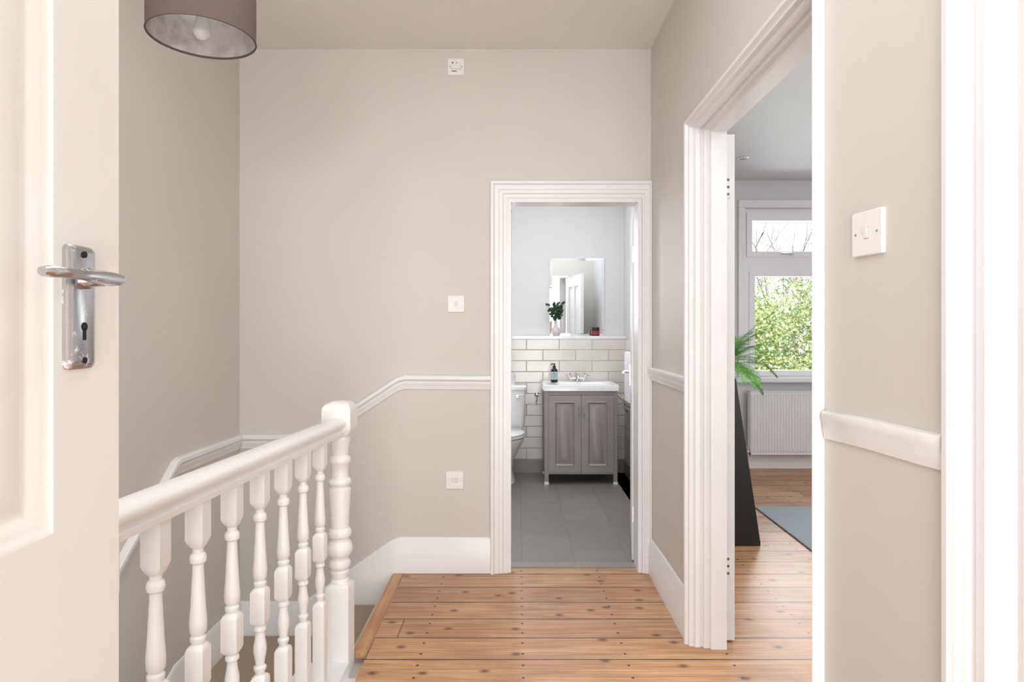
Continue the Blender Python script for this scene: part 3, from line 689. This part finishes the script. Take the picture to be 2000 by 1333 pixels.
dl = G(); dl.turned([(0,.045,0),(-.004,.045,0),(-.006,.038,0),(-.002,.034,0)][::-1], N=28); q=dl.obj("downlight", CHROME, label="small recessed ceiling downlight", cat="ceiling light"); q.location=(1.86,5.26,2.72)
# ------------------------------------------------------------------ outside
boxes("ground", [(-10,20,6.35,30,-3.1,-3.0)], GRASS, label="garden lawn", kind="structure")
tr_ = empty("garden_bush", (4.2,9.6,-3), "large leafy green shrub seen through the window", "tree")
g = G(); rnd = random.Random(5)
blobs=[(Vector((rnd.uniform(-2.6,2.8),rnd.uniform(-.5,1.3),rnd.uniform(1.2,4.75))), rnd.uniform(.45,.8)) for _ in range(100)]
for k in range(130000):
    c,r = blobs[rnd.randrange(len(blobs))]
    d=Vector((rnd.gauss(0,1),rnd.gauss(0,1)-.4,rnd.gauss(0,1))).normalized()
    p=c+d*r*rnd.uniform(.7,1.08); L=rnd.uniform(.028,.055)
    a_=Vector((rnd.gauss(0,1),rnd.gauss(0,1),rnd.gauss(0,1))).normalized(); b_=a_.cross(d).normalized()*.45
    g.add([tuple(p),tuple(p+(a_*.5+b_)*L),tuple(p+a_*L),tuple(p+(a_*.5-b_)*L)],[(0,1,2,3)])
g.obj("leaves", FOL, tr_)
g = G(); 
for k in range(14):
    c,r = blobs[k]; g.tube([(c.x*.2,.4,0),(c.x*.5,.4,1.2),tuple(c)], [.09,.06,.02], 7)
g.obj("trunk", BARK, tr_)
bt = empty("bare_tree", (6.2,14,-3), "bare branched tree against the pale sky", "tree")
g = G(); rnd = random.Random(9)
def branch(p,d,L,r,dep):
    n_=4; pts=[p]; q=p; dd=d
    for k in range(n_):
        dd=(dd+Vector((rnd.uniform(-.22,.22),rnd.uniform(-.22,.22),rnd.uniform(-.12,.2)))).normalized(); q=q+dd*L/n_; pts.append(q)
    g.tube(pts,[r*(1-.12*k) for k in range(n_+1)],5)
    if dep<=0: return
    for k in range(4 if dep>1 else 5):
        b=pts[rnd.randrange(1,n_+1)]; nd_=(dd+Vector((rnd.uniform(-1,1),rnd.uniform(-1,1),rnd.uniform(-.3,.7)))).normalized()
        branch(b,nd_,L*rnd.uniform(.5,.75),r*.45,dep-1)
for x in (-1.6,0,1.7): branch(Vector((x,0,0)),Vector((0,0,1)),4.0,.07,4)
g.obj("branches", BARK, bt)

# ------------------------------------------------------------------ lights
def area(name, loc, rot, size, power, col=(1,1,1), sy=None):
    l = bpy.data.lights.new(name,'AREA'); l.energy=power; l.color=col; l.size=size
    if sy: l.shape='RECTANGLE'; l.size_y=sy
    o = bpy.data.objects.new(name,l); o.location=loc; o.rotation_euler=[math.radians(a) for a in rot]; COL.objects.link(o); return o
area("added_rear_fill", (.2,-3.2,1.6), (90,0,0), 2.2, 102, (.96,.985,1), 2.0)  # added fill behind the camera; the rear wall has no window
area("added_ceiling_upfill", (.2,-1.2,.35), (132,0,0), 1.2, 24, (.98,.99,1), .6)  # unseen fill added behind the camera to lift ceiling and upper end wall
area("added_landing_fill", (-.3,1.3,2.79), (0,0,0), 1.2, 15, (.96,.985,1), 1.8)  # soft fill added above the view; the ceiling has no opening here
area("stairwell_light", (-1.15,.3,2.2), (60,0,0), .6, 5, (.96,.985,1), 1.0)
area("bathroom_window_light", (-.3,5.95,1.85), (-90,0,0), .45, 9, (.97,.985,1), 1.0)
area("added_bathroom_fill", (.4,4.5,2.72), (0,0,0), 1.0, 21, (.97,.985,1), 1.6)  # added overhead fill for the bathroom, no fitting modelled
area("bedroom_window_light", (2.95,6.35,1.7), (-90,0,0), 1.5, 55, (.95,.98,1), 1.5)
area("added_bedroom_fill", (2.2,2.4,2.69), (0,0,0), 1.6, 32, (.96,.98,1), 1.8)  # added overhead fill, placed to brighten the bedroom door edge
area("added_bedroom_rear_fill", (3.0,1.3,1.7), (90,0,0), 1.6, 26, (.96,.98,1), 1.4)  # added fill facing the window, lifts its frames and the radiator
sun = bpy.data.lights.new("sun",'SUN'); sun.energy=5; sun.angle=.1; sun.color=(1,.97,.92); so=bpy.data.objects.new("sun",sun); so.rotation_euler=(math.radians(48),0,math.radians(-10)); COL.objects.link(so)
w = bpy.data.worlds.new("World"); S.world=w; w.use_nodes=True
bg=w.node_tree.nodes["Background"]; bg.inputs[0].default_value=(.93,.96,1,1); bg.inputs[1].default_value=1.5

# ------------------------------------------------------------------ camera
cam = bpy.data.cameras.new("camera"); cam.sensor_width=36; cam.lens=22.5; cam.shift_x=-.0045; cam.shift_y=-.01025; cam.clip_start=.02
co = bpy.data.objects.new("camera",cam); co.location=(0,0,1.30); co.rotation_euler=(math.radians(90),0,0); COL.objects.link(co); S.camera=co
